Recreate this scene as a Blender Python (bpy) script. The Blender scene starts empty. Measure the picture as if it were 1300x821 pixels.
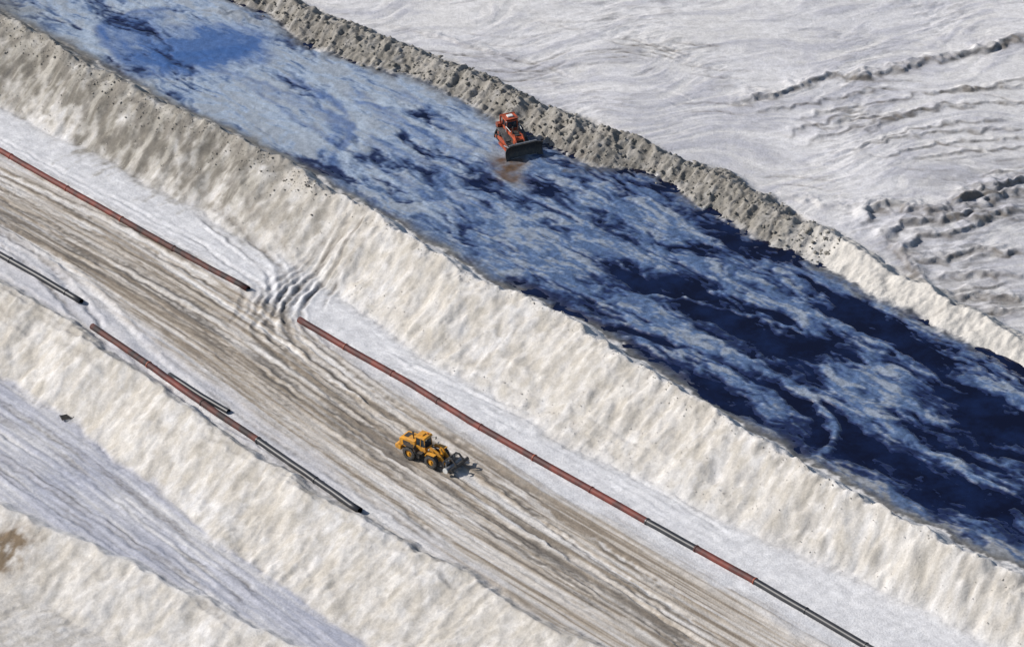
import bpy, bmesh, math, random
import numpy as np
from mathutils import Vector, Matrix
random.seed(7); np.random.seed(7)
scene=bpy.context.scene
scene.view_settings.view_transform='Standard'
scene.view_settings.look='None'
scene.view_settings.exposure=0
# ------------------------------------------------------------------ survey
D=600.0; DEL=math.radians(32); F=6000.0
cz=D*math.sin(DEL); cy=-D*math.cos(DEL)
def P(u,v,z=0.0):
    """photogrammetric survey: ground position (metres) of a point seen in the photo, at height z"""
    xc=(u-650)/F; yc=(410.5-v)/F
    d=(xc, math.cos(DEL)+yc*math.sin(DEL), -math.sin(DEL)+yc*math.cos(DEL))
    t=(z-cz)/d[2]
    return (t*d[0], cy+t*d[1])
a0=P(0,22,7); a1=P(1290,727,7)
ex=np.array([a1[0]-a0[0],a1[1]-a0[1]]); ex/=np.linalg.norm(ex)
et=np.array([-ex[1],ex[0]])
def ST(u,v,z=0.0):
    p=np.array(P(u,v,z)); return float(p@ex), float(p@et)
# ------------------------------------------------------------------ noise
def _h(ix,iy,seed):
    h=(ix*374761393+iy*668265263+seed*1442695041)&0xFFFFFFFF
    h=((h^(h>>13))*1274126177)&0xFFFFFFFF
    h=h^(h>>16)
    return (h&0xFFFF).astype(np.float32)*(2*math.pi/65536.0)
def pn(x,y,seed=0):
    x,y=np.broadcast_arrays(x,y)
    xf=np.floor(x); yf=np.floor(y)
    ix=xf.astype(np.int64); iy=yf.astype(np.int64)
    fx=(x-xf).astype(np.float32); fy=(y-yf).astype(np.float32)
    ux=fx*fx*fx*(fx*(fx*6-15)+10); uy=fy*fy*fy*(fy*(fy*6-15)+10)
    def g(i,j):
        a=_h(ix+i,iy+j,seed); return np.cos(a)*(fx-i)+np.sin(a)*(fy-j)
    a=g(0,0); b=g(1,0); c=g(0,1); d=g(1,1)
    return ((a+(b-a)*ux)*(1-uy)+(c+(d-c)*ux)*uy)*1.5
def fbm(x,y,o=3,seed=0,gain=0.5):
    r=0;am=1
    for k in range(o):
        r=r+am*pn(x*2**k+17.3*k,y*2**k-9.1*k,seed+k*31); am*=gain
    return r
def sst(a,b,x):
    t=np.clip((x-a)/(b-a),0,1); return t*t*(3-2*t)
# ------------------------------------------------------------------ grid
def axis(lo,hi,step):
    core=np.arange(lo,hi+1e-6,step)
    ext=[];d=step;p=0
    while p<7000:
        d*=1.25;p+=d;ext.append(p)
    ext=np.array(ext)
    return np.concatenate([lo-ext[::-1],core,hi+ext])
STEP=0.2
sa=axis(-122,100,STEP); ta=axis(-100,122,STEP)
S,T=np.meshgrid(sa,ta,indexing='ij')
S=S.astype(np.float64);T=T.astype(np.float64)
def line(pts,z):
    q=sorted(ST(u,v,z) for u,v in pts)
    qs=[a for a,b in q]; qt=[b for a,b in q]
    r=np.interp(sa,qs,qt)
    return r[:,None]
G_pts=[(-260,-115),(-100,-30),(0,20),(70,55),(130,90),(200,128),(300,172),(400,228),(490,282),(600,348),(700,392),(800,452),(870,502),(960,555),(1040,602),(1150,660),(1290,727),(1450,805),(1600,880)]
J_pts=[(60,-140),(200,-80),(380,8),(480,48),(560,75),(620,102),(700,138),(830,190),(900,215),(1010,275),(1150,350),(1300,430),(1450,510),(1600,590)]
LA=line([(-260,515),(0,640),(190,728),(400,830)],-4.2)
LB=LA+1.5
LC=line([(-260,335),(-100,425),(0,478),(120,560),(230,650),(340,730),(520,860)],-5)
LD=line([(-260,215),(-100,302),(0,358),(60,393),(110,428),(200,490),(300,560),(400,625),(470,665),(590,728),(760,830)],0.9)
LE=LD+1.6
LF=line([(-260,0),(0,138),(150,212),(250,268),(340,320),(400,350),(470,400),(560,465),(700,550),(800,600),(900,648),(1050,715),(1250,810)],0)
LG=line(G_pts,7)
LH=LG+2.4
LI=line([(20,-140),(250,-20),(340,22),(400,58),(440,75),(540,105),(620,145),(700,188),(760,210),(830,222),(900,268),(1000,318),(1100,368),(1200,420),(1300,470),(1450,550),(1600,630)],5)
LJ=line(J_pts,7)
LI=np.minimum(LI,LJ-1.2)
LK=LJ+2.6
R1=line([(-260,60),(0,200),(200,308),(350,395),(500,500),(700,628),(890,733),(1100,850)],0)
R2=line([(-260,150),(0,290),(110,360),(200,430),(300,505),(430,600),(600,722),(760,830)],0)
# wobble of all edges
w=fbm(S/9,T/9,3,5)*0.9+fbm(S/2.2,T/2.2,2,9)*0.3
core=sst(400,150,np.abs(S))*sst(400,150,np.abs(T))
Tw=T+w*core
sidee=[(LA-8,-9),(LA,-4.2),(LB,-5),(LC,-5),(LD,0.9),(LE,0),(LF,0),(LG,7),(LH,5.2),(LI,5.1),(LJ,7),(LK,5.5)]
Z=np.full(S.shape,-9.0)
for (l0,z0),(l1,z1) in zip(sidee[:-1],sidee[1:]):
    k=np.clip((Tw-l0)/(l1-l0),0,1)
    if z1>z0+3: k=k*.85+.15*k*k*(3-2*k)
    Z+=k*(z1-z0)
def band(l0,l1,f0=0.8,f1=None):
    f1=f1 or f0
    return sst(-f0,f0,Tw-l0)*sst(-f1,f1,l1-Tw)
m_low=band(LB,LC)
m_lface=band(LC-.5,LE)
m_a=sst(.8,-.8,Tw-LA)
m_bench=band(R1,LF,1.5)
m_road=band(R2,R1,2.5)
m_rside=band(LE,R2,1.5)
m_face=band(LF-.8,LG,1.2,.5)
m_can=band(LH,LI,.8)
m_fberm=band(LI-.3,LK,.9)
m_far=sst(-.6,1.2,Tw-LK)
# ------------------------------------------------------------------ relief
rill=fbm(S/1.5+pn(T/5,S/9,20)*.6,T/9,3,21)
lump=np.abs(fbm(S/3.2,T/3.2,3,25))
fine=fbm(S/0.9,T/0.9,2,33)
gran=fbm(S/.55,T/.55,2,35)
facem=np.clip(m_face+m_lface+m_a*.8,0,1)
amp=.30+.80*sst(-.2,.6,fbm(S/16,T/16,2,37))        # smooth and slumped stretches
slump=np.abs(fbm(S/5+T/9,T/5,2,39))
Z+=facem*((rill*0.12-lump*0.16)*amp+fine*0.06*amp+gran*.035+fbm(S/13,T/13,2,38)*.3-slump*.12)
crest=np.exp(-((Tw-LG)/1.3)**2)
Z+=crest*(fbm(S/3.5,T/2.5,3,41)*0.5+fbm(S/.8,T/.8,2,44)*.15)
clod=np.abs(fbm(S/1.3,T/2.2,3,51,.6))
clayf=sst(30,18,S-ST(1010,275,7)[0]+20)      # clay stretch of the far berm
fing=fbm(S/1.5+T*.25,T/9,3,56)
Z+=m_fberm*((clod*.5-.2)*(.4+.6*clayf)+fing*.34*(.4+.6*clayf)+fbm(S/6,T/6,2,53)*.6+fine*.12+gran*.08)
trk=fbm(S/60,(T-R1*.6-R2*.4)/0.8,4,61,.65)
trk2=fbm(S/25,(T-R1)/0.45,2,66)
Z+=(m_road+.5*m_rside+.35*m_bench)*(trk*0.05+trk2*.03)
Z+=np.exp(-((Tw-R1)/.8)**2)*.16*core+ np.exp(-((Tw-R2)/1.)**2)*.13*core
Z+=(m_bench+m_rside)*(fbm(S/4,T/2,3,71)*0.06)
trkl=fbm(S/40,(T-LC)/0.9,4,81,.65)
Z+=m_low*(trkl*.07+fbm(S/5,T/3,2,84)*.08)
# far flat
wx=fbm(S/22,T/22,2,91)*6
fr=fbm((S*.35+T*.94+wx)/14,(S*.94-T*.35+wx)/2.6,4,95,.6)
fr2=fbm((S*.5+T*.86)/4,(S*.86-T*.5+wx*.4)/1.0,3,99,.6)
patch=sst(-.1,.5,fbm(S/18,T/18,2,103))
Z+=m_far*core*(fr*.10+fr2*.11*patch+fbm(S/30,T/30,2,101)*.6)
# ------------------------------------------------------------------ strokes
def smooth(pts,n=8):
    pts=[np.array(p) for p in pts]
    if len(pts)<3: return pts
    q=[2*pts[0]-pts[1]]+pts+[2*pts[-1]-pts[-2]]
    out=[]
    for i in range(1,len(q)-2):
        p0,p1,p2,p3=q[i-1:i+3]
        for k in range(n):
            t=k/n
            out.append(.5*((2*p1)+(-p0+p2)*t+(2*p0-5*p1+4*p2-p3)*t*t+(-p0+3*p1-3*p2+p3)*t**3))
    out.append(pts[-1]); return out
def stroke(px,z=0,reach=2.5,n=8,jit=.3):
    pts=smooth([ST(u,v,z) for u,v in px],n)
    A=np.array(pts)
    i0,i1=np.searchsorted(sa,[A[:,0].min()-reach,A[:,0].max()+reach])
    j0,j1=np.searchsorted(ta,[A[:,1].min()-reach,A[:,1].max()+reach])
    sl=(slice(i0,i1),slice(j0,j1))
    s=S[sl];t=T[sl]
    s=s+jit*fbm(s/2.5,t/2.5,2,7); t=t+jit*fbm(s/2.5,t/2.5,2,8)
    best=np.full(s.shape,1e9);sg=np.zeros(s.shape);al=np.zeros(s.shape)
    seg=np.diff(A,axis=0);L=np.hypot(seg[:,0],seg[:,1]);cum=np.concatenate([[0],np.cumsum(L)])
    for k in range(len(seg)):
        if L[k]<1e-6: continue
        dx=s-A[k,0];dy=t-A[k,1]
        h=np.clip((dx*seg[k,0]+dy*seg[k,1])/L[k]**2,0,1)
        d=np.hypot(dx-h*seg[k,0],dy-h*seg[k,1])
        m=d<best
        best=np.where(m,d,best)
        cr=seg[k,0]*dy-seg[k,1]*dx
        sg=np.where(m,np.sign(cr),sg); al=np.where(m,cum[k]+h*L[k],al)
    fade=sst(0,min(4,cum[-1]*.35),al)*sst(0,min(4,cum[-1]*.35),cum[-1]-al)
    return sl,best,sg*best,al,fade
tint=np.zeros(S.shape)      # >0 dark taupe, <0 pale
def rut(px,z,w=.45,dep=.18,tn=.5,gauge=1.1,solid=0):
    sl,d,sd,al,fd=stroke(px,z,4)
    for g in ((-gauge,gauge) if gauge else (0,)):
        k=np.exp(-((sd-g)/w)**2)
        edge=np.exp(-((sd-g-np.sign(g or 1)*w*1.7)/(w*.7))**2)
        vis=np.maximum(sst(-.6,.3,pn(al/9+g,sd*.2,6)),solid)
        Z[sl]+=fd*(-dep*k+dep*.9*edge)*(.4+.6*vis)
        tint[sl]+=fd*tn*k*vis*(0.8+.7*pn(al/.8,sd*2.5,3))
def ridge(px,z,w=.7,h=.4,tn=.4,rough=.5):
    sl,d,sd,al,fd=stroke(px,z,5,8,.9)
    wv=w*(1+.5*pn(al/3,al*0+3.3,14))
    prof=np.where(sd>0,np.exp(-(d/(wv*2.0))**2),np.exp(-(d/(wv*.7))**2))
    k=prof*(.75+.45*pn(al/3.2,sd/1.6,4)+.3*fbm(al/.9,sd/.7,2,12))
    Z[sl]+=fd*h*.72*k
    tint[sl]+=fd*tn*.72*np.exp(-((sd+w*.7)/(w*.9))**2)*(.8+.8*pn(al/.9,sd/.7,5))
# haul road and bench tracks
rut([(-40,270),(60,330),(120,385),(160,430),(215,480),(300,545)],0,.5,.14,-.9,1.1,.7)
rut([(-40,285),(30,320),(90,380),(130,430)],0,.45,.14,.9,1.1,.7)
for off,tn,dp in ((0,1.0,.14),(12,-.8,.08),(24,.9,.12),(36,.7,.1)):
    rut([(470-off,315+off*.3),(420-off,345),(385-off,372),(372-off,400),(385-off*1.2,430),(430-off,470),(520-off,535+off*.3)],0,.34,dp,tn*.8,1.1,.8)
for off,tn,dp in ((0,.8,.12),(18,-.8,.08),(32,.8,.10),(-14,.6,.1)):
    rut([(250-off,262+off),(320-off,318+off*.8),(352-off,350+off*.4),(350-off,385),(330-off,420)],0,.34,dp,tn*.8,1.1,.7)
rut([(400,345),(372,372),(352,400),(362,440)],0,.34,.12,.8,1.1,.8);rut([(430,352),(405,375),(398,396)],0,.3,.1,.8,1.1,.8)
rut([(510,630),(515,650),(560,690)],0,.34,.12,1.1,0,1)
for k in range(24):
    o=random.uniform(-10,78);e1=random.uniform(-12,12);e2=random.uniform(-12,12)
    rut([(-30,212+o),(150,300+o*1.15+e1*.5),(300,388+o*1.25+e1),(450,490+o*1.2),(600,592+o*1.1+e2),(760,700+o),(930,812+o)],0,.26,.05,random.choice([-.6,-.5,-.4,.7,.9,1.1]))
for k in range(8):
    o=random.uniform(-50,-14)
    rut([(-30,210+o),(150,305+o),(300,385+o*1.1)],0,.26,.05,random.uniform(-.3,.4))
    rut([(470,455+o*.3),(600,520+o*.8),(760,605+o),(930,705+o)],0,.26,.05,random.uniform(-.4,.35))
ridge([(480,312),(450,333),(415,348)],0.3,.5,.4,.9); ridge([(478,335),(440,355),(405,370)],0.3,.5,.35,.9)
for k in range(14):
    o=random.uniform(0,90)
    rut([(-40,480+o),(100,570+o),(220,665+o*.8),(330,760+o*.6)],-5,.3,.07,random.uniform(-.6,.8))
for k in range(6):
    o=random.uniform(0,50)
    rut([(-40,330+o*.7),(60,392+o*.5),(150,455+o*.3)],0,.3,.07,random.uniform(-.2,.6))
    rut([(240,485+o),(340,560+o*.6),(480,650+o*.5),(600,735+o*.3)],0,.3,.07,random.uniform(-.3,.7))
# far flat ridges and dozer cuts
zf=5.7
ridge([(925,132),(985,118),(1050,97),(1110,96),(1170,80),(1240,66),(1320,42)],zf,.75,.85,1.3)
ridge([(1060,98),(1110,88),(1180,74),(1320,50)],zf,.6,.5,.6)
for q in ([(950,145),(1040,128),(1140,108)],[(1010,180),(1090,160),(1200,135),(1320,128)],[(1030,163),(1120,146),(1260,134)],[(1060,192),(1160,172),(1320,160)],
          [(1080,185),(1180,160),(1290,150)],[(1090,175),(1130,152),(1190,142)],[(1150,205),(1220,192),(1320,185)],[(1000,152),(1080,135),(1180,120),(1320,108)],
          [(1110,200),(1200,180),(1320,172)],[(980,172),(1060,150),(1120,138)],[(1180,120),(1250,112),(1320,95)]):
    ridge(q,zf,.42,.36,1.1)
ridge([(960,250),(1020,248),(1060,262),(1110,262),(1150,282)],zf,.8,.6,.3)
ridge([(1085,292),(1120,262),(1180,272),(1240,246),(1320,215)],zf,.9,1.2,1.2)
ridge([(1110,312),(1150,285),(1210,278),(1260,252),(1320,238)],zf,.8,1.0,1.3)
ridge([(1140,330),(1170,300),(1215,296),(1265,270),(1320,262)],zf,.7,.8,1.2)
ridge([(1120,300),(1150,325),(1165,350),(1185,368)],zf,.8,.9,1.3)
ridge([(1145,315),(1180,330),(1230,318),(1320,322)],zf,.8,.8,1.3)
ridge([(1170,350),(1230,345),(1320,348)],zf,.7,.6,1.2)
ridge([(1190,372),(1250,372),(1320,378)],zf,.9,.8,1.3)
ridge([(1230,392),(1270,388),(1320,390)],zf,.8,.8,1.3)
for k in range(12):
    v=random.uniform(225,400);u=random.uniform(1160,1230)
    ridge([(u,v),(u+50,v-random.uniform(0,14)),(u+110,v-random.uniform(-4,22))],zf,.4,.35,.9)
ridge([(470,25),(560,45),(650,72),(690,78)],zf,.35,.25,.4)
ridge([(520,30),(620,60),(700,72)],zf,.3,.22,.3)
for k in range(50):
    u=random.uniform(430,1250);v=(u-480)*.23+random.uniform(-25,70)
    if u>900:v=random.uniform(0,230)
    l=random.uniform(60,190)
    rut([(u,v),(u+l*.5,v+l*random.uniform(-.06,.14)),(u+l,v+l*random.uniform(-.08,.18))],zf,.28,.08,random.uniform(-.1,.9),random.choice([0,1.1]))
# clay fingers pushed against the far berm
for (p,q) in [((668,140),(690,172)),((690,150),(715,188)),((712,152),(745,192)),((735,160),(770,200)),((755,165),(790,208)),((778,172),(812,212)),((800,180),(836,216)),((640,130),(655,158))]:
    ridge([p,((p[0]+q[0])/2+3,(p[1]+q[1])/2),q],5.4,.5,.9,.5)
for k in range(9):
    u=250+k*17
    ridge([(u,8+k*3),(u+38,20+k*4),(u+55,38+k*4)],5,.4,.4,.7)
for (x,y) in [(690,182),(705,190),(720,198),(735,207),(700,215)]:
    ridge([(x,y),(x+26,y+2),(x+52,y+6)],5,.4,.45,1.2)
# ------------------------------------------------------------------ channel: mud and pools
xs=S+fbm(S/9,T/5,3,111)*2.0; ts=T+fbm(S/8,T/5,3,113)*1.2
pf=fbm(xs/20,ts/6,4,121,.6)*.95+fbm(xs/3.2,ts/1.2,3,127,.65)*.42+fbm(S/1.1,T/.7,3,129,.6)*.20
sdz=ST(660,200,5)[0]
pf+=-.66+.42*sst(sdz-5,sdz+50,S)+.06*sst(sdz-10,sdz+10,S)-.12*sst(sdz-10,sdz-40,S)
sbk=ST(1000,600,5)[0]
pf-=.75*np.exp(-((Tw-LH-1.2)/1.8)**2)*sst(sbk-8,sbk+8,S)
def blob(u,v,rs,rt,amp,z=5,f=None):
    s0,t0=ST(u,v,z)
    i0,i1=np.searchsorted(sa,[s0-3*rs,s0+3*rs]); j0,j1=np.searchsorted(ta,[t0-3*rt,t0+3*rt])
    sl=(slice(i0,i1),slice(j0,j1))
    f=pf if f is None else f
    f[sl]+=amp*np.exp(-((xs[sl]-s0)/rs)**2-((ts[sl]-t0)/rt)**2)
for b in [(400,205,9,1.8,.8),(560,300,11,2,.9),(690,235,5,2,.5),(610,235,4,2,.4),
          (620,265,6,4,.3),(980,425,9,6,1.0),(920,405,6,4,.7),(1060,440,5,5,.5),(800,355,6,2.5,.7),(870,365,6,2,.5),
          (1010,560,7,3,.6),(910,505,8,2,.9),(1260,540,8,5,1.2),(1200,620,10,3.5,1.0),(1290,630,9,4,.9),(1250,440,14,1.8,.9),(1080,385,12,1.4,.7),
          (940,300,9,1.4,.6),(1120,560,7,4,.3),(470,160,13,5,-.4),(330,120,12,6,-.4),(1000,380,6,5,-.4),(1130,500,9,5,-.3),(850,320,9,3,-.3),
          (1190,470,12,2.2,.5),(1140,600,8,2,.5),(690,250,5,5,.3),(840,400,6,4,-.3),(230,68,5,9,.2),(720,350,13,2,-.3),(700,300,9,6,-.2)]:
    blob(*b)
def pstroke(px,w,amp):
    sl,d,sd,al,fd=stroke(px,5,w*3,8,.6)
    pf[sl]+=fd*amp*(np.exp(-(d/w)**2))
pstroke([(740,400),(850,425),(950,460),(1030,505),(1062,545),(1040,580),(1000,592)],.7,-1.0)
pstroke([(745,410),(850,436),(940,470),(1010,512),(1045,548),(1030,572)],.6,.9)
pstroke([(760,385),(850,378),(950,400),(1050,430)],.4,-.7)
pstroke([(880,370),(960,380),(1080,420),(1180,470)],.5,-.8)
pstroke([(1040,470),(1130,540),(1230,600),(1320,640)],.5,-.8)
pstroke([(1100,500),(1200,570),(1320,615)],.5,.6)
for k in range(26):       # machine tracks running down the channel
    u=random.uniform(420,1150);v=100+(u-420)*.5+random.uniform(20,150);l=random.uniform(80,220)
    pstroke([(u,v),(u+l*.5,v+l*.24+random.uniform(-6,6)),(u+l,v+l*.52+random.uniform(-10,10))],.35,random.choice([-.5,.4,-.6,.5]))
dozer_refl=np.zeros(S.shape)  # mask for the bulldozer's brown reflection, painted into the wet mud
for b in [(643,214,2.2,1.9,1.1),(652,226,2.0,1.5,.9),(638,203,2.4,1.8,.8)]:blob(*b,5,dozer_refl)
pf-=dozer_refl*.8
# swirls: thin curved colour streaks in the upper wet mud
swd=np.zeros(S.shape)
def swirl(px,w_,a):
    sl,d,sd_,al,fd=stroke(px,5,w_*4,8,.5)
    for g,f in((0,1),(w_*2.2,-.8),(-w_*2.4,.6)):
        swd[sl]+=fd*a*f*np.exp(-((sd_-g)/w_)**2)
swirl([(350,92),(420,128),(446,168),(422,205),(440,240)],.7,1.0)
swirl([(340,60),(250,80),(180,82),(138,62),(132,35),(170,18),(240,12)],.9,1.0)
swirl([(330,48),(270,62),(190,64),(160,48)],.7,-.8)
swirl([(640,180),(600,160),(520,140),(440,125)],.4,-.9)
swirl([(260,80),(380,128),(500,190),(620,240)],.5,.7)
swirl([(300,110),(390,170),(520,245),(600,300)],.5,-.8)
swirl([(440,110),(520,160),(600,200)],.5,.8)
swirl([(500,110),(560,150),(600,190),(560,230),(640,280)],.5,.7)
chm=np.clip(m_can,0,1)
pfc=np.clip(pf*1.6,-1,1)
Z-=chm*(pfc*.17-.02)*(1-np.clip(dozer_refl,0,1)*.6)
Z+=chm*sst(.1,-.4,pf)*(fbm(S/1.6,T/1.2,3,133)*.06)*(1-np.clip(dozer_refl,0,1))
Z-=chm*.1            # bed averages water level 5.0
# ------------------------------------------------------------------ colours
def c(*a): return np.array(a,dtype=np.float64)
COL=np.empty(S.shape+(3,)); COL[:]=c(.60,.59,.585)
def mix(col,m):
    global COL
    m=np.clip(m,0,1)[...,None]; COL=COL*(1-m)+c(*col)*m
nA=fbm(S/12,T/12,3,141); nB=fbm(S/2.5,T/2.5,4,147,.65); nC=fbm(S/40,T/40,2,149)
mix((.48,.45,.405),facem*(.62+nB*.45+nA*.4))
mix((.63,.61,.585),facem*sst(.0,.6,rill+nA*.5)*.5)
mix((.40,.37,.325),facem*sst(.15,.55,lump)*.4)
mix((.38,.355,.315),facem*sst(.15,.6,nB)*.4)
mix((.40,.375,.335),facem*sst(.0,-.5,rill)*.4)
mix((.59,.60,.63),m_bench*.7)
mix((.68,.68,.69),m_bench*sst(0,.5,nB)*.5)
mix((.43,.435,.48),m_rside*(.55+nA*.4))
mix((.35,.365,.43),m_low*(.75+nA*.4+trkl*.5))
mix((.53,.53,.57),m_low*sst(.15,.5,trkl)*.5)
mix((.375,.325,.265),m_road*(.80+trk*.8+nC*.2))
mix((.19,.155,.12),m_road*sst(.08,.5,trk)*.75)
mix((.55,.51,.46),m_road*sst(.15,.55,trk2-trk*.4)*.6)
mix((.44,.44,.475),m_far*core*(.45+fr*.8+nC*.5+nB*.35))
mix((.63,.625,.64),m_far*core*sst(-.1,.5,nA-fr*.5)*.5)
mix((.30,.29,.29),m_far*core*sst(.2,.7,fr2+nB*.5)*.5*(.3+.7*patch))
dkf=np.zeros(S.shape)
for b in [(1250,255,9,4,1.),(1220,325,7,4,.9),(1270,388,6,5,1.2),(1150,335,4,3,.9),(1290,230,7,5,.8),(1190,360,5,3,.6),(1200,290,7,4,.7)]: blob(*b,5.5,dkf)
mix((.26,.255,.26),m_far*np.clip(dkf,0,1)*sst(-.35,.3,fr2+nB*.5)*.65)
# clay
sgc=ST(420,240,7)[0]
clayG=sst(sgc+12,sgc-25,S+nA*10)
bandclay=sst(-10.5,-4.0,Tw-LG+nB*2.0+nA*2.5+rill*2.5)*(Tw<LH+.5)
mix((.215,.20,.17),clayG*bandclay*(.82+nB*.5))
mix((.12,.11,.10),clayG*bandclay*sst(.05,.5,lump+nB*.5)*.5)
mix((.42,.40,.36),clayG*bandclay*sst(.2,.6,rill)*.55)
mix((.33,.31,.285),crest*sst(-.1,.4,nB)*.4)
mix((.225,.21,.185),m_fberm*clayf*(.95+nB*.3))
mix((.11,.105,.095),m_fberm*clayf*sst(.18,.0,clod)*.65)
mix((.34,.32,.29),m_fberm*sst(.2,.5,fing+nB*.4)*clayf*.7)
mix((.50,.47,.42),m_fberm*(1-clayf)*.7)
s0,t0=ST(10,690,-6)
mix((.17,.13,.09),np.exp(-((S-s0)/3)**2-((T-t0)/3)**2)*(1+nB))
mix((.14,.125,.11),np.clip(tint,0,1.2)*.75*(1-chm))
mix((.74,.73,.72),np.clip(-tint,0,1)*.6*(1-chm))
# channel mud
up=sst(sdz+25,sdz-35,S)
dn=sst(sdz,sdz+45,S)
mm=fbm(xs/7,ts/2.0,5,161,.72)
ms=fbm(S/5,T/.5,3,167,.6)       # long drag streaks
MC=np.empty(S.shape+(3,)); MC[:]=c(.066,.115,.225)
def mmix(col,m):
    global MC
    m=np.clip(m,0,1)[...,None]; MC=MC*(1-m)+c(*col)*m
mmix((.15,.215,.34),sst(-.5,.6,mm+up*.7+ms*.3-dn*.25))
mmix((.29,.355,.45),sst(.0,.75,mm*.55-pf*.45+up*.45+ms*.2-.12)*(.35+.65*up))
mmix((.26,.275,.29),sst(.3,.8,mm-pf*.5)*.5)
mmix((.23,.24,.26),np.exp(-((Tw-LH-2.5)/2.2)**2)*sst(sbk-60,sbk+8,S)*sst(-.4,.3,mm)*.85)
mmix((.065,.12,.27),np.clip(swd,0,1)*.75); mmix((.36,.43,.52),np.clip(-swd,0,1)*.7)
bl=np.zeros(S.shape)
for b in [(230,68,5,9,1.3),(300,66,5,6,1.0),(165,40,5,5,.7)]: blob(*b,5,bl)
mmix((.030,.095,.27),np.clip(bl+.5*mm,0,1)*.9*sst(.15,.45,bl))
mmix((.024,.045,.125),sst(-.45,-.05,pf+.15*fine)*(.75+.15*dn))
mmix((.008,.014,.055),sst(-.10,.08,pf))
mmix((.11,.105,.095),np.exp(-((Tw-LH-.3)/1.3)**2)*.9)
mmix((.10,.098,.09),np.exp(-((Tw-LH-2)/3)**2)*sst(sdz-65,sdz-90,S)*.9)
mmix((.075,.075,.08),sst(-2.4,.3,Tw-LI+nB)*.85)
mmix((.10,.10,.11),np.clip(tint,0,1)*.8)
mmix((.115,.075,.05),np.clip(dozer_refl*1.2,0,1)*(.8+.4*nB))  # reflected orange-brown of the bulldozer put into the mud colour
cm=sst(-.1,.5,Tw-LH+.6*nB)*sst(-.1,.6,LI-Tw+.6*nB)
MC*=(1+(.30*gran+.25*fine)*(1-.65*up))[...,None]
COL=COL*(1-cm[...,None])+MC*cm[...,None]
wet=np.maximum(cm*(sst(-.5,0,pf)*.6+.2),np.clip(dozer_refl*1.3,0,1.1)*chm)
COL*=(1+.10*fine*(1-cm)+.06*gran*(1-cm)+.05*nB)[...,None]
COL=np.clip(COL,.005,.8)
# ------------------------------------------------------------------ materials
def nmat(name):
    m=bpy.data.materials.new(name);m.use_nodes=True
    nt=m.node_tree;b=nt.nodes['Principled BSDF'];return m,nt,b
def gmat():
    m,nt,b=nmat('sand_and_clay');N=nt.nodes;L=nt.links
    at=N.new('ShaderNodeAttribute');at.attribute_name='Col'
    aw=N.new('ShaderNodeAttribute');aw.attribute_name='wet'
    tc=N.new('ShaderNodeTexCoord')
    n1=N.new('ShaderNodeTexNoise');n1.inputs['Scale'].default_value=3.6;n1.inputs['Detail'].default_value=6;n1.inputs['Roughness'].default_value=.65
    n2=N.new('ShaderNodeTexNoise');n2.inputs['Scale'].default_value=.5;n2.inputs['Detail'].default_value=6;n2.inputs['Roughness'].default_value=.6
    for n in(n1,n2):L.new(tc.outputs['Object'],n.inputs['Vector'])
    mr=N.new('ShaderNodeMapRange');mr.inputs['From Min'].default_value=.3;mr.inputs['From Max'].default_value=.7;mr.inputs['To Min'].default_value=.84;mr.inputs['To Max'].default_value=1.12
    L.new(n1.outputs['Fac'],mr.inputs['Value'])
    mr2=N.new('ShaderNodeMapRange');mr2.inputs['From Min'].default_value=.3;mr2.inputs['From Max'].default_value=.7;mr2.inputs['To Min'].default_value=.93;mr2.inputs['To Max'].default_value=1.06
    L.new(n2.outputs['Fac'],mr2.inputs['Value'])
    mu=N.new('ShaderNodeMath');mu.operation='MULTIPLY';L.new(mr.outputs[0],mu.inputs[0]);L.new(mr2.outputs[0],mu.inputs[1])
    vm=N.new('ShaderNodeVectorMath');vm.operation='SCALE';L.new(at.outputs['Color'],vm.inputs[0]);L.new(mu.outputs[0],vm.inputs['Scale'])
    L.new(vm.outputs[0],b.inputs['Base Color'])
    rr=N.new('ShaderNodeMapRange');rr.inputs['To Min'].default_value=.95;rr.inputs['To Max'].default_value=.12
    L.new(aw.outputs['Fac'],rr.inputs['Value']);L.new(rr.outputs[0],b.inputs['Roughness'])
    st=N.new('ShaderNodeMapRange');st.inputs['To Min'].default_value=.9;st.inputs['To Max'].default_value=.04
    L.new(aw.outputs['Fac'],st.inputs['Value'])
    bp=N.new('ShaderNodeBump');bp.inputs['Distance'].default_value=.10
    L.new(n1.outputs['Fac'],bp.inputs['Height']);L.new(st.outputs[0],bp.inputs['Strength']);L.new(bp.outputs[0],b.inputs['Normal'])
    sp=N.new('ShaderNodeMapRange');sp.inputs['To Min'].default_value=.2;sp.inputs['To Max'].default_value=.8
    L.new(aw.outputs['Fac'],sp.inputs['Value']);L.new(sp.outputs[0],b.inputs['Specular IOR Level'])
    return m
GM=gmat()
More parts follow.
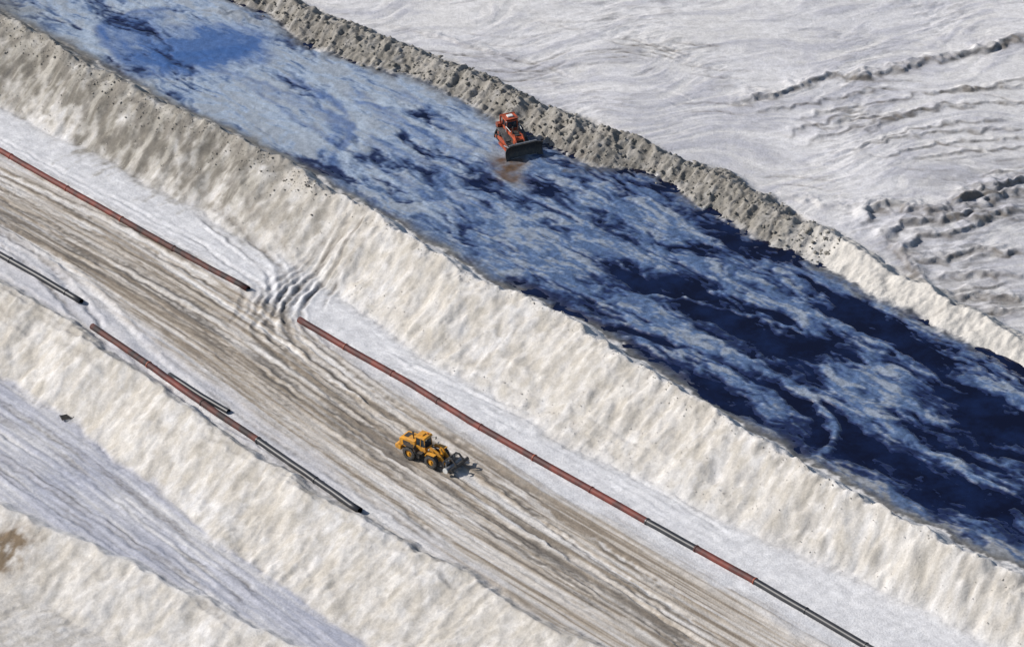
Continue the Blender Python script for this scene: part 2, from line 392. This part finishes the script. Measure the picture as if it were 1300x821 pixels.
def watermat():
    m,nt,b=nmat('tailings_water');N=nt.nodes;L=nt.links
    tc=N.new('ShaderNodeTexCoord')
    n=N.new('ShaderNodeTexNoise');n.inputs['Scale'].default_value=.25;n.inputs['Detail'].default_value=7;n.inputs['Roughness'].default_value=.65
    L.new(tc.outputs['Object'],n.inputs['Vector'])
    r=N.new('ShaderNodeValToRGB');r.color_ramp.elements[0].position=.42;r.color_ramp.elements[0].color=(.0015,.002,.014,1)
    r.color_ramp.elements[1].position=.7;r.color_ramp.elements[1].color=(.005,.012,.05,1)
    L.new(n.outputs['Fac'],r.inputs['Fac']);L.new(r.outputs[0],b.inputs['Base Color'])
    b.inputs['Roughness'].default_value=.05;b.inputs['IOR'].default_value=1.34
    n2=N.new('ShaderNodeTexNoise');n2.inputs['Scale'].default_value=1.2;n2.inputs['Detail'].default_value=3
    L.new(tc.outputs['Object'],n2.inputs['Vector'])
    bp=N.new('ShaderNodeBump');bp.inputs['Strength'].default_value=.1;bp.inputs['Distance'].default_value=.03
    L.new(n2.outputs['Fac'],bp.inputs['Height']);L.new(bp.outputs[0],b.inputs['Normal'])
    return m
# ------------------------------------------------------------------ build meshes
X=S*ex[0]+T*et[0]; Y=S*ex[1]+T*et[1]
V=np.stack([X,Y,Z],-1).reshape(-1,3).astype(np.float32)
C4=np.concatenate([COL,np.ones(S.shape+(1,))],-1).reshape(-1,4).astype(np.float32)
W=wet.reshape(-1).astype(np.float32)
ns,nt_=S.shape
idx=np.arange(ns*nt_).reshape(ns,nt_)
Q=np.stack([idx[:-1,:-1],idx[1:,:-1],idx[1:,1:],idx[:-1,1:]],-1)
def link(o):
    scene.collection.objects.link(o);return o
def mk(name,v,q,mat,col=None,wt=None,smooth=True):
    me=bpy.data.meshes.new(name)
    me.vertices.add(len(v));me.vertices.foreach_set('co',v.astype(np.float32).ravel())
    k=q.shape[1]
    me.loops.add(len(q)*k);me.loops.foreach_set('vertex_index',q.astype(np.int32).ravel())
    me.polygons.add(len(q));me.polygons.foreach_set('loop_start',(np.arange(len(q))*k).astype(np.int32))
    if smooth: me.polygons.foreach_set('use_smooth',np.ones(len(q),dtype=bool))
    me.update(calc_edges=True)
    if col is not None:
        a=me.attributes.new('Col','FLOAT_COLOR','POINT');a.data.foreach_set('color',col.ravel())
    if wt is not None:
        a=me.attributes.new('wet','FLOAT','POINT');a.data.foreach_set('value',wt)
    me.materials.append(mat)
    return link(bpy.data.objects.new(name,me))
Tc=Tw[:-1,:-1]
zone=np.zeros(Tc.shape,int)
incore=(np.abs(S[:-1,:-1])<300)
zone[(Tc>(LC-.5)[:-1])&(Tc<LE[:-1])&incore]=1
zone[(Tc>R2[:-1])&(Tc<R1[:-1])&incore]=2
zone[(Tc>=LF[:-1])&(Tc<LH[:-1])&incore]=3
zone[(Tc>=LH[:-1])&(Tc<LI[:-1])&incore]=4
zone[(Tc>=LI[:-1])&(Tc<LK[:-1])&incore]=5
for zi,nm in enumerate(['ground','sand_berm','haul_road','sand_berm','mud_channel','clay_berm']):
    q=Q[zone==zi]
    u,inv=np.unique(q,return_inverse=True)
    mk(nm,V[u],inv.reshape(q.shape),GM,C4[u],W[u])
# water sheet
ii=np.arange(0,ns,6);ii=ii[np.abs(sa[ii])<300]
vw=[];
for i in ii:
    for t in (float(LH[i,0])-.8,float(LI[i,0])+.8):
        p=ex*sa[i]+et*t;vw.append((p[0],p[1],4.985))
qw=[(2*k,2*k+2,2*k+3,2*k+1) for k in range(len(ii)-1)]
mk('water',np.array(vw),np.array(qw),watermat())
# height lookup
def hz(x,y):
    s=x*ex[0]+y*ex[1];t=x*et[0]+y*et[1]
    i=min(max(np.searchsorted(sa,s),1),ns-1);j=min(max(np.searchsorted(ta,t),1),nt_-1)
    return float(Z[i,j])
# ------------------------------------------------------------------ clods
def simple(name,col,rough=.6,metal=0,var=.25,scale=3,col2=None):
    m,nt,b=nmat(name);N=nt.nodes;L=nt.links
    tc=N.new('ShaderNodeTexCoord');n=N.new('ShaderNodeTexNoise');n.inputs['Scale'].default_value=scale;n.inputs['Detail'].default_value=6
    L.new(tc.outputs['Object'],n.inputs['Vector'])
    r=N.new('ShaderNodeValToRGB');e=r.color_ramp.elements
    e[0].position=.38;e[1].position=.64
    c2=col2 or tuple(x*(1-var) for x in col)
    e[0].color=(*c2,1);e[1].color=(*col,1)
    L.new(n.outputs['Fac'],r.inputs['Fac']);L.new(r.outputs[0],b.inputs['Base Color'])
    b.inputs['Roughness'].default_value=rough;b.inputs['Metallic'].default_value=metal
    return m
bm=bmesh.new();bmesh.ops.create_icosphere(bm,subdivisions=1,radius=1)
iv=np.array([v.co[:] for v in bm.verts]);iq=np.array([[v.index for v in f.verts] for f in bm.faces]);bm.free()
def clods(name,fn,n,mat,r0,r1):
    vs=[];qs=[]
    for k in range(n):
        s,t=fn();p=ex*s+et*t
        r=r0+(r1-r0)*random.random()**4
        sc=np.array([random.uniform(.7,1.4),random.uniform(.7,1.4),random.uniform(.4,.7)])*r
        a=random.uniform(0,6.28);ca,sn=math.cos(a),math.sin(a)
        v=iv*(1+np.random.uniform(-.3,.3,(len(iv),1)))*sc
        v=np.stack([v[:,0]*ca-v[:,1]*sn,v[:,0]*sn+v[:,1]*ca,v[:,2]],-1)
        v+=np.array([p[0],p[1],hz(p[0],p[1])-r*.05])
        qs.append(iq+len(iv)*k);vs.append(v)
    mk(name,np.concatenate(vs),np.concatenate(qs),mat,smooth=False)
lt=lambda L_,s:float(np.interp(s,sa,L_[:,0]))
s1=ST(1010,275,7)[0]
def f1():
    s=random.uniform(-115,s1+8);a=random.random();return s,lt(LI,s)+(lt(LK,s)-lt(LI,s))*a+random.gauss(0,.5)
def f2():
    s=random.uniform(-115,ST(420,240,7)[0]);return s,lt(LG,s)+random.gauss(-1,1.2)
def f3():
    s=random.uniform(-115,95);return s,lt(LG,s)+random.gauss(.2,.7)
def f4():
    s=random.uniform(-115,95);return s,lt(LF,s)+abs(random.gauss(0,3))
clods('clay_clods',f1,2800,simple('clay_clod_mat',(.25,.235,.205),.95,0,.4,.8),.06,.32)
clods('clay_clods',f2,1000,simple('clay_clod_grey',(.27,.25,.22),.95,0,.3,.8),.05,.2)
clods('sand_clods',f3,900,simple('sand_clod_mat',(.47,.44,.39),.95,0,.3,.8),.05,.15)
clods('sand_clods',f4,900,simple('sand_clod_pale',(.52,.49,.45),.95,0,.3,.8),.04,.11)
# ------------------------------------------------------------------ parts helpers
def empty(name,loc,rz):
    e=bpy.data.objects.new(name,None);e.location=loc;e.rotation_euler=(0,0,rz);return link(e)
def fin(bm,name,mat,par,bev=0,smooth=False):
    bmesh.ops.recalc_face_normals(bm,faces=bm.faces)
    me=bpy.data.meshes.new(name);bm.to_mesh(me);bm.free();me.materials.append(mat)
    if smooth:
        me.polygons.foreach_set('use_smooth',np.ones(len(me.polygons),dtype=bool))
    o=link(bpy.data.objects.new(name,me));o.parent=par
    if bev:
        md=o.modifiers.new('bevel','BEVEL');md.width=bev;md.segments=2;md.limit_method='ANGLE'
    return o
def box(name,x0,x1,y0,y1,z0,z1,mat,par,bev=.03):
    bm=bmesh.new();bmesh.ops.create_cube(bm,size=1)
    for v in bm.verts:
        v.co=Vector((x0 if v.co.x<0 else x1,y0 if v.co.y<0 else y1,z0 if v.co.z<0 else z1))
    return fin(bm,name,mat,par,bev)
def prism(name,prof,y0,y1,mat,par,bev=.03):
    bm=bmesh.new()
    a=[bm.verts.new((x,y0,z)) for x,z in prof];b=[bm.verts.new((x,y1,z)) for x,z in prof]
    bm.faces.new(a);bm.faces.new(b[::-1])
    n=len(prof)
    for i in range(n):bm.faces.new((a[i],a[(i+1)%n],b[(i+1)%n],b[i]))
    return fin(bm,name,mat,par,bev)
def rod(name,p,q,r,mat,par,seg=12,r2=None):
    p=Vector(p);q=Vector(q);d=q-p
    bm=bmesh.new();bmesh.ops.create_cone(bm,cap_ends=True,segments=seg,radius1=r,radius2=r2 or r,depth=d.length)
    bmesh.ops.transform(bm,matrix=Matrix.Translation((p+q)/2)@d.to_track_quat('Z','Y').to_matrix().to_4x4(),verts=bm.verts)
    return fin(bm,name,mat,par,0)
def wheel(name,x,y,z,r,wd,par,tyre,hub,side):
    bm=bmesh.new()
    prof=[(.52*r,-wd*.42),(.62*r,-wd*.5),(.9*r,-wd*.48),(r*.97,-wd*.36),(r*.98,0),(r*.97,wd*.36),(.9*r,wd*.48),(.62*r,wd*.5),(.52*r,wd*.42)]
    n=44;rings=[]
    for k in range(n):
        a=2*math.pi*k/n
        rings.append([bm.verts.new((rr*math.cos(a),yy,rr*math.sin(a))) for rr,yy in prof])
    for k in range(n):
        A=rings[k];B=rings[(k+1)%n]
        for i in range(len(prof)-1):bm.faces.new((A[i],A[i+1],B[i+1],B[i]))
    for k in range(22):
        for sgn in(-1,1):
            a=2*math.pi*(k+(.5 if sgn>0 else 0))/22
            M=Matrix.Rotation(-a,4,'Y')@Matrix.Translation((r*.985,sgn*wd*.24,0))@Matrix.Rotation(sgn*.5,4,'X')
            bmesh.ops.create_cube(bm,size=1,matrix=M@Matrix.Diagonal((.09,wd*.46,.1,1)))
    o=fin(bm,name,tyre,par);o.location=(x,y,z)
    bm=bmesh.new()
    bmesh.ops.create_cone(bm,cap_ends=True,segments=28,radius1=r*.54,radius2=r*.54,depth=wd*.5,matrix=Matrix.Rotation(math.pi/2,4,'X'))
    bmesh.ops.create_cone(bm,cap_ends=True,segments=20,radius1=r*.25,radius2=r*.2,depth=wd*.35,matrix=Matrix.Translation((0,side*wd*.33,0))@Matrix.Rotation(-side*math.pi/2,4,'X'))
    h=fin(bm,name+'_rim',hub,par,.01);h.location=(x,y,z)
yel=simple('yellow_paint',(.74,.33,.02),.5,0,.25,1.5,(.50,.25,.05));blk=simple('black_rubber',(.03,.03,.032),.85,0,.4,4,(.08,.072,.065))
dk=simple('dark_steel',(.045,.047,.052),.5,.3,.4,3,(.09,.08,.07));gry=simple('worn_steel',(.32,.33,.35),.45,.5,.4,4)
wht=simple('white_paint',(.7,.7,.68),.5,0,.2,4);org=simple('orange_paint',(.46,.075,.022),.55,0,.35,1.6,(.20,.055,.03))
mud=simple('caked_mud',(.12,.115,.11),.8,0,.5,2,(.05,.05,.055))
gl,_,gb=nmat('cab_glass');gb.inputs['Base Color'].default_value=(.02,.03,.04,1);gb.inputs['Roughness'].default_value=.06
lamp=simple('lamp_glass',(.75,.75,.72),.15)
# ------------------------------------------------------------------ wheel loader
lx,ly=P(542,583,0)
L=empty('wheel_loader',(lx,ly,hz(lx,ly)+.02),math.radians(-36))
R=.88
for nm,x in(('rear_wheel',-1.75),('front_wheel',1.55)):
    for sd in(-1,1):wheel(nm+('_left' if sd>0 else '_right'),x,sd*1.12,R-.03,R,.66,L,blk,yel,sd)
box('rear_frame',-3.3,-.1,-.6,.6,.75,1.35,dk,L);box('front_frame',.2,2.2,-.55,.55,.7,1.5,yel,L,.06)
rod('articulation',(0.05,0,.6),(0.05,0,1.5),.25,dk,L)
rod('rear_axle',(-1.75,-1,.85),(-1.75,1,.85),.2,dk,L);rod('front_axle',(1.55,-1,.85),(1.55,1,.85),.2,dk,L)
prism('engine_hood',[(-3.55,1.25),(-3.6,2.15),(-3.35,2.42),(-1.15,2.6),(-1.15,1.25)],-.85,.85,yel,L,.08)
prism('counterweight',[(-3.95,.8),(-4.0,1.35),(-3.6,1.5),(-3.1,1.3),(-3.1,.75)],-1.15,1.15,yel,L,.08)
box('rear_grille',-3.64,-3.58,-.6,.6,1.5,2.15,dk,L,.01)
box('hood_vent',-3.1,-2.5,-.5,.5,2.5,2.53,dk,L,.005)
for sd in(-1,1):
    box('side_vent',-3.0,-1.9,sd*.855-.01,sd*.855+.01,1.65,2.15,dk,L,.005)
    prism('rear_fender',[(-2.75,1.75),(-2.5,2.0),(-1.1,2.0),(-.75,1.7),(-.65,1.2),(-.75,1.2),(-.88,1.62),(-1.15,1.88),(-2.45,1.88),(-2.68,1.7)],sd*.86,sd*1.42,dk,L,.01)
    prism('front_fender',[(.7,1.5),(.9,1.88),(2.1,1.92),(2.12,1.86),(.96,1.82),(.78,1.48)],sd*.82,sd*1.4,yel,L,.01)
    box('access_ladder',-.75,-.25,sd*1.0,sd*1.2,.6,1.35,dk,L,.02)
    box('platform',-1.1,.15,sd*.72,sd*1.3,1.38,1.46,dk,L,.02)
    rod('handrail',(-1.05,sd*1.27,1.45),(-1.05,sd*1.27,2.4),.025,yel,L);rod('handrail_top',(-2.4,sd*.88,2.75),(-1.1,sd*1.2,2.75),.025,yel,L)
    rod('mirror_arm',(.3,sd*.7,2.9),(.55,sd*1.15,2.8),.02,dk,L);box('mirror',.52,.58,sd*1.15-.1,sd*1.15+.1,2.5,2.85,dk,L,.02)
prism('cab_lower',[(-1.2,1.4),(-1.2,2.1),(.25,2.0),(.38,1.6),(.2,1.3)],-.74,.74,yel,L,.04)
prism('cab_glass_block',[(-1.12,2.06),(-1.05,3.12),(.12,3.12),(.3,1.95)],-.69,.69,gl,L,.02)
for x0,x1 in((-1.16,-1.09),(.26,.11),(-.42,-.42)):
    for sd in(-1,1):rod('cab_post',(x0,sd*.7,2.0),(x1,sd*.68,3.2),.055,yel,L,8)
prism('cab_roof',[(-1.3,3.15),(-1.22,3.36),(.2,3.38),(.36,3.15)],-.82,.82,yel,L,.06)
box('roof_air_unit',-1.0,-.35,-.35,.35,3.39,3.5,yel,L,.04)
rod('beacon',(-.1,.4,3.38),(-.1,.4,3.58),.07,org,L)
rod('exhaust_stack',(-1.7,-.35,2.5),(-1.75,-.35,3.25),.08,dk,L);rod('air_intake',(-2.3,.3,2.5),(-2.3,.3,2.95),.14,dk,L)
for sd in(-1,1):
    box('work_light',.3,.36,sd*.55-.1,sd*.55+.1,3.08,3.2,lamp,L,.02)
    rod('headlight_post',(1.0,sd*.95,1.9),(1.0,sd*.95,2.25),.03,dk,L);box('headlight',1.0,1.1,sd*.95-.14,sd*.95+.14,2.2,2.4,lamp,L,.03)
    prism('lift_arm',[(.75,2.15),(1.0,2.4),(2.2,2.0),(3.25,.95),(3.35,.62),(3.1,.62),(2.0,1.55),(.85,1.85)],sd*.42,sd*.58,yel,L,.02)
    rod('lift_cylinder',(.6,sd*.5,1.15),(1.7,sd*.5,1.65),.09,dk,L);rod('lift_piston',(1.7,sd*.5,1.65),(2.2,sd*.5,1.75),.05,gry,L)
box('arm_cross_tube',2.2,2.4,-.5,.5,1.45,1.75,yel,L,.03)
prism('bellcrank',[(1.9,2.3),(2.15,2.35),(2.5,1.75),(2.4,1.2),(2.2,1.25),(2.2,1.75)],-.1,.1,yel,L,.02)
rod('tilt_cylinder',(.7,0,2.1),(1.95,0,2.25),.1,dk,L);rod('tilt_link',(2.35,0,1.25),(3.2,0,1.1),.08,dk,L)
# pipe grapple attachment
box('carriage_top',3.25,3.42,-1.15,1.15,1.35,1.55,dk,L,.02);box('carriage_bottom',3.25,3.42,-1.15,1.15,.35,.55,dk,L,.02)
for y in(-1.08,-.4,.4,1.08):box('carriage_bar',3.26,3.4,y-.07,y+.07,.55,1.35,dk,L,.01)
for y in(-.75,.75):
    prism('fork_tine',[(3.43,.25),(3.43,1.5),(3.55,1.5),(3.6,.42),(4.7,.36),(5.0,.28)],y-.1,y+.1,gry,L,.01)
    prism('grapple_arm',[(3.35,1.5),(3.6,1.95),(4.2,2.0),(4.75,1.5),(4.85,1.0),(4.7,1.05),(4.55,1.42),(4.1,1.78),(3.7,1.72),(3.5,1.4)],y+.15,y+.3,dk,L,.01)
    rod('grapple_cylinder',(3.35,y+.22,1.1),(3.95,y+.22,1.85),.07,gry,L)
rod('held_pipe',(4.0,-1.6,.72),(4.05,1.5,.7),.26,gry,L,20);rod('held_pipe_dark',(4.5,-1.2,.68),(4.45,2.3,.66),.22,dk,L,20)
rod('held_flange',(4.0,-1.68,.72),(4.0,-1.58,.72),.36,wht,L,20)
# ------------------------------------------------------------------ bulldozer
dx,dy=P(651,184,5)
B=empty('bulldozer',(dx,dy,4.98),math.radians(-66))
def track(nm,y0,y1):
    loop=[(-2.6,.38),(-2.45,.1),(2.0,.1),(2.35,.35),(2.3,.8),(2.0,1.05),(-.9,1.95),(-1.35,2.1),(-1.75,1.95),(-2.4,.95)]
    n=len(loop);L2=[Vector((a,0,b)) for a,b in loop]
    bm=bmesh.new()
    for i in range(n):
        p=L2[i];q=L2[(i+1)%n];d=q-p;m=max(1,round(d.length/.27))
        for k in range(m):
            cpt=p+d*((k+.5)/m);ang=math.atan2(d.z,d.x)
            M=Matrix.Translation((cpt.x,(y0+y1)/2,cpt.z))@Matrix.Rotation(-ang,4,'Y')
            bmesh.ops.create_cube(bm,size=1,matrix=M@Matrix.Diagonal((d.length/m*.92,y1-y0,.07,1)))
            nrm=Matrix.Translation((0,0,-.06 ))
            bmesh.ops.create_cube(bm,size=1,matrix=M@nrm@Matrix.Diagonal((.04,y1-y0,.12,1)))
    fin(bm,nm+'_shoes',mud,B)
    for x,z,r in((-2.15,.58,.42),(1.95,.6,.42),(-1.3,1.55,.46)):
        rod(nm+'_idler',(x,y0+.1,z),(x,y1-.1,z),r,dk,B,24);rod(nm+'_hub',(x,y0+.04,z),(x,y1-.04,z),r*.45,org,B,16)
    for k in range(7):rod(nm+'_roller',(-1.5+k*.5,y0+.1,.32),(-1.5+k*.5,y1-.1,.32),.17,dk,B,14)
    prism(nm+'_frame',[(-1.9,.45),(1.7,.45),(1.7,.85),(.2,1.0),(-1.0,1.1),(-1.9,.8)],y0+.14,y1-.14,org,B,.03)
track('left_track',.95,1.6);track('right_track',-1.6,-.95)
box('main_frame',-2.2,2.2,-.9,.9,.6,1.4,dk,B)
prism('engine_hood',[(-.1,1.4),(-.1,2.35),(1.9,2.2),(2.35,2.05),(2.4,1.0),(2.2,.9)],-.75,.75,org,B,.06)
box('radiator_grille',2.41,2.46,-.6,.6,1.15,1.95,dk,B,.01)
box('hood_grille',.4,1.7,-.35,.35,2.31,2.36,dk,B,.01)
for sd in(-1,1):
    box('engine_side_vent',.3,1.7,sd*.755-.012,sd*.755+.012,1.5,2.0,dk,B,.005)
    prism('track_fender',[(-2.1,2.2),(-.3,2.2),(1.2,1.5),(1.2,1.42),(-.35,2.1),(-2.1,2.1)],sd*.8,sd*1.62,mud,B,.02)
    rod('lift_cylinder',(2.15,sd*.55,2.15),(3.1,sd*.6,1.0),.1,gry,B);rod('lift_cylinder_body',(1.8,sd*.55,2.5),(2.5,sd*.57,1.75),.13,org,B)
    prism('push_arm',[(-.4,.45),(-.4,.75),(3.1,.75),(3.1,.4)],sd*1.68,sd*1.92,org,B,.03)
    rod('tilt_brace',(1.2,sd*1.78,.9),(3.15,sd*1.75,1.5),.09,gry,B)
    rod('exhaust_stack',(.9,sd*.42,2.25),(.9,sd*.42,3.3),.09,dk,B)
    box('work_light',-.2,-.12,sd*.8-.12,sd*.8+.12,3.5,3.68,lamp,B,.02)
    rod('grab_rail',(-.1,sd*.95,2.2),(-.1,sd*.95,3.0),.04,wht,B);rod('grab_rail_top',(-.1,sd*.95,3.0),(1.1,sd*.8,2.75),.04,wht,B)
    box('toolbox',-2.3,-1.6,sd*.9,sd*1.5,2.22,2.7,org,B,.04)
prism('cab_lower',[(-1.7,1.9),(-1.75,2.55),(-.2,2.5),(-.05,1.9)],-.82,.82,org,B,.04)
prism('cab_glass_block',[(-1.6,2.5),(-1.5,3.5),(-.35,3.5),(-.18,2.45)],-.72,.72,gl,B,.02)
for x0,x1 in((-1.65,-1.55),(-.12,-.32),(-.9,-.9)):
    for sd in(-1,1):rod('cab_post',(x0,sd*.75,2.4),(x1,sd*.72,3.55),.07,org,B,8)
box('cab_roof',-1.75,-.1,-.88,.88,3.52,3.68,org,B,.06)
for sd in(-1,1):
    rod('rollover_post',(-1.85,sd*1.0,2.1),(-1.8,sd*.98,3.75),.12,org,B,8)
rod('rollover_beam',(-1.8,-1.05,3.8),(-1.8,1.05,3.8),.14,org,B,8);box('rollover_canopy',-1.9,-.2,-.95,.95,3.78,3.86,org,B,.03)
box('roof_air_unit',-1.3,-.7,-.4,.4,3.87,4.05,wht,B,.04)
prism('fuel_tank',[(-2.9,1.3),(-2.95,2.2),(-2.6,2.45),(-1.75,2.45),(-1.75,1.3)],-.85,.85,org,B,.08)
prism('ripper_frame',[(-2.2,.9),(-3.3,1.0),(-3.6,1.4),(-3.3,1.55),(-2.3,1.35)],-.6,.6,dk,B,.04)
prism('ripper_shank',[(-3.7,1.8),(-3.4,1.8),(-3.35,.7),(-3.1,.25),(-3.5,.4),(-3.7,.8)],-.1,.1,dk,B,.02)
# curved blade
bm=bmesh.new()
front=[(3.18+.75*((z-1.0)/1.0)**2*.55,z+.03) for z in np.linspace(.05,2.0,10)]
def xs_blade(y):
    return .45*max(0,(abs(y)-1.9)/.75)
ys=[-2.65,-2.3,-1.9,0,1.9,2.3,2.65];gf=[];gbk=[]
for y in ys:
    gf.append([bm.verts.new((x+xs_blade(y),y,z)) for x,z in front]);gbk.append([bm.verts.new((x-.14+xs_blade(y),y,z)) for x,z in front])
for g in(gf,gbk):
    for i in range(len(ys)-1):
        for k in range(9):bm.faces.new((g[i][k],g[i+1][k],g[i+1][k+1],g[i][k+1]))
for i in range(len(ys)-1):
    for k in(0,9):bm.faces.new((gf[i][k],gf[i+1][k],gbk[i+1][k],gbk[i][k]))
for i in(0,-1):
    for k in range(9):bm.faces.new((gf[i][k],gf[i][k+1],gbk[i][k+1],gbk[i][k]))
fin(bm,'blade',dk,B)
box('cutting_edge',3.5,3.64,-1.9,1.9,.0,.22,gry,B,.01);box('blade_top_rib',3.2,3.42,-2.0,2.0,1.95,2.1,gry,B,.02)
for y in(-1.3,0,1.3):box('blade_rib',2.95,3.1,y-.08,y+.08,.4,1.8,dk,B,.02)
# ------------------------------------------------------------------ pipelines
rust=simple('rusty_red_pipe',(.16,.036,.025),.65,.1,.6,.6,(.06,.022,.020));blkp=simple('black_pipe',(.016,.018,.024),.45,0,.3,.5,(.035,.035,.04))
rust2=simple('rusty_brown_pipe',(.11,.036,.027),.7,.1,.6,.6,(.03,.021,.021));coup=simple('orange_coupling',(.26,.06,.03),.6,0,.4,2)
def pipeline(px,r,mats,jl=12.0,z=0):
    e=empty('pipeline',(0,0,0),0)
    A=np.array([P(u,v,z+r) for u,v in px]);seg=np.diff(A,axis=0);Ls=np.hypot(seg[:,0],seg[:,1]);cum=np.concatenate([[0],np.cumsum(Ls)])
    def at(d):
        x=np.interp(d,cum,A[:,0]);y=np.interp(d,cum,A[:,1]);return x,y
    d=0;k=0
    while d<cum[-1]-.5:
        d2=min(d+jl*random.uniform(.85,1.1),cum[-1])
        if cum[-1]-d2<2:d2=cum[-1]
        mat=mats(d/cum[-1])
        n=max(2,int((d2-d)/1.5));bm=bmesh.new();rings=[]
        for i in range(n+1):
            dd=d+(d2-d)*i/n;x,y=at(dd);x2,y2=at(min(dd+.5,cum[-1]));x1,y1=at(max(dd-.5,0))
            tx,ty=x2-x1,y2-y1;l=math.hypot(tx,ty);nx,ny=-ty/l,tx/l
            zz=np.mean([hz(x+a,y+b) for a in(-.9,0,.9) for b in(-.9,0,.9)])+r*.62
            rings.append([bm.verts.new((x+nx*r*math.cos(q),y+ny*r*math.cos(q),zz+r*math.sin(q))) for q in np.linspace(0,2*math.pi,20,endpoint=False)])
        for i in range(n):
            for j in range(20):bm.faces.new((rings[i][j],rings[i][(j+1)%20],rings[i+1][(j+1)%20],rings[i+1][j]))
        c0=sum((v.co for v in rings[0]),Vector())/20;c1=sum((v.co for v in rings[1]),Vector())/20;dr=(c1-c0).normalized()
        if k==0 or d2>=cum[-1]:
            inner=(rings[0] if k==0 else rings[-1])
            cc=sum((v.co for v in inner),Vector())/20
            m2=[bm.verts.new(cc+(v.co-cc)*.86) for v in inner]
            for j in range(20):bm.faces.new((inner[j],inner[(j+1)%20],m2[(j+1)%20],m2[j]))
        fin(bm,'pipe_section',mat,e,0,True)
        if k:
            rod('flange',c0-dr*.1,c0+dr*.1,r*1.14,coup if k%4==1 else mat,e,20)
        d=d2;k+=1
pipeline([(-200,85),(-60,158),(0,190),(60,225),(130,264),(215,312),(315,366)],.40,lambda f:rust2 if random.random()<.65 else rust)
pipeline([(-200,215),(-40,300),(0,322),(50,350),(103,381)],.40,lambda f:blkp)
pipeline([(117,413),(190,462),(250,505),(320,552),(390,600),(457,647)],.42,lambda f:rust2 if f<.15 else (rust if f<.4 else blkp if random.random()<.6 else rust2),11)
pipeline([(215,474),(254,500),(290,521)],.36,lambda f:blkp,11)
pipeline([(380,405),(440,440),(520,485),(600,535),(700,592),(800,648),(875,690),(950,731),(1060,795),(1180,865)],.42,lambda f:(rust if f<.5 else (blkp if (.55<f<.6 or .66<f) else rust)),9)
# small steel plate on lower bench
px_,py_=P(85,531,-5);e=empty('steel_grate',(px_,py_,hz(px_,py_)+.05),math.radians(20))
for k in range(6):box('bar_%d'%k,-.8,.8,-.5+k*.2-.05,-.5+k*.2+.05,0,.08,dk,e,.01)
for x in(-.75,.75):box('side_bar',x-.06,x+.06,-.56,.56,.085,.16,dk,e,.01)
# ------------------------------------------------------------------ light, camera
el=math.radians(36);az_v=Vector((-.96,.14,0)).normalized()   # direction towards the sun
sd=Vector((az_v.x*math.cos(el),az_v.y*math.cos(el),math.sin(el)))
sun=bpy.data.lights.new('sun','SUN');sun.energy=5.0;sun.angle=math.radians(.5);sun.color=(1,.95,.89)
so=link(bpy.data.objects.new('sun',sun));so.rotation_euler=sd.to_track_quat('Z','Y').to_euler()
wd=bpy.data.worlds.new('World');scene.world=wd;wd.use_nodes=True
nt=wd.node_tree;bg=nt.nodes['Background'];sk=nt.nodes.new('ShaderNodeTexSky');sk.sky_type='NISHITA';sk.sun_disc=False
sk.sun_elevation=el;sk.sun_rotation=math.atan2(az_v.x,az_v.y)
nt.links.new(sk.outputs[0],bg.inputs[0]);bg.inputs[1].default_value=.09
cam=bpy.data.cameras.new('camera');co=link(bpy.data.objects.new('camera',cam))
co.location=(0,cy,cz);co.rotation_euler=(math.pi/2-DEL,0,0)
cam.sensor_width=36;cam.lens=36*F/1300;cam.clip_start=1;cam.clip_end=20000
scene.camera=co
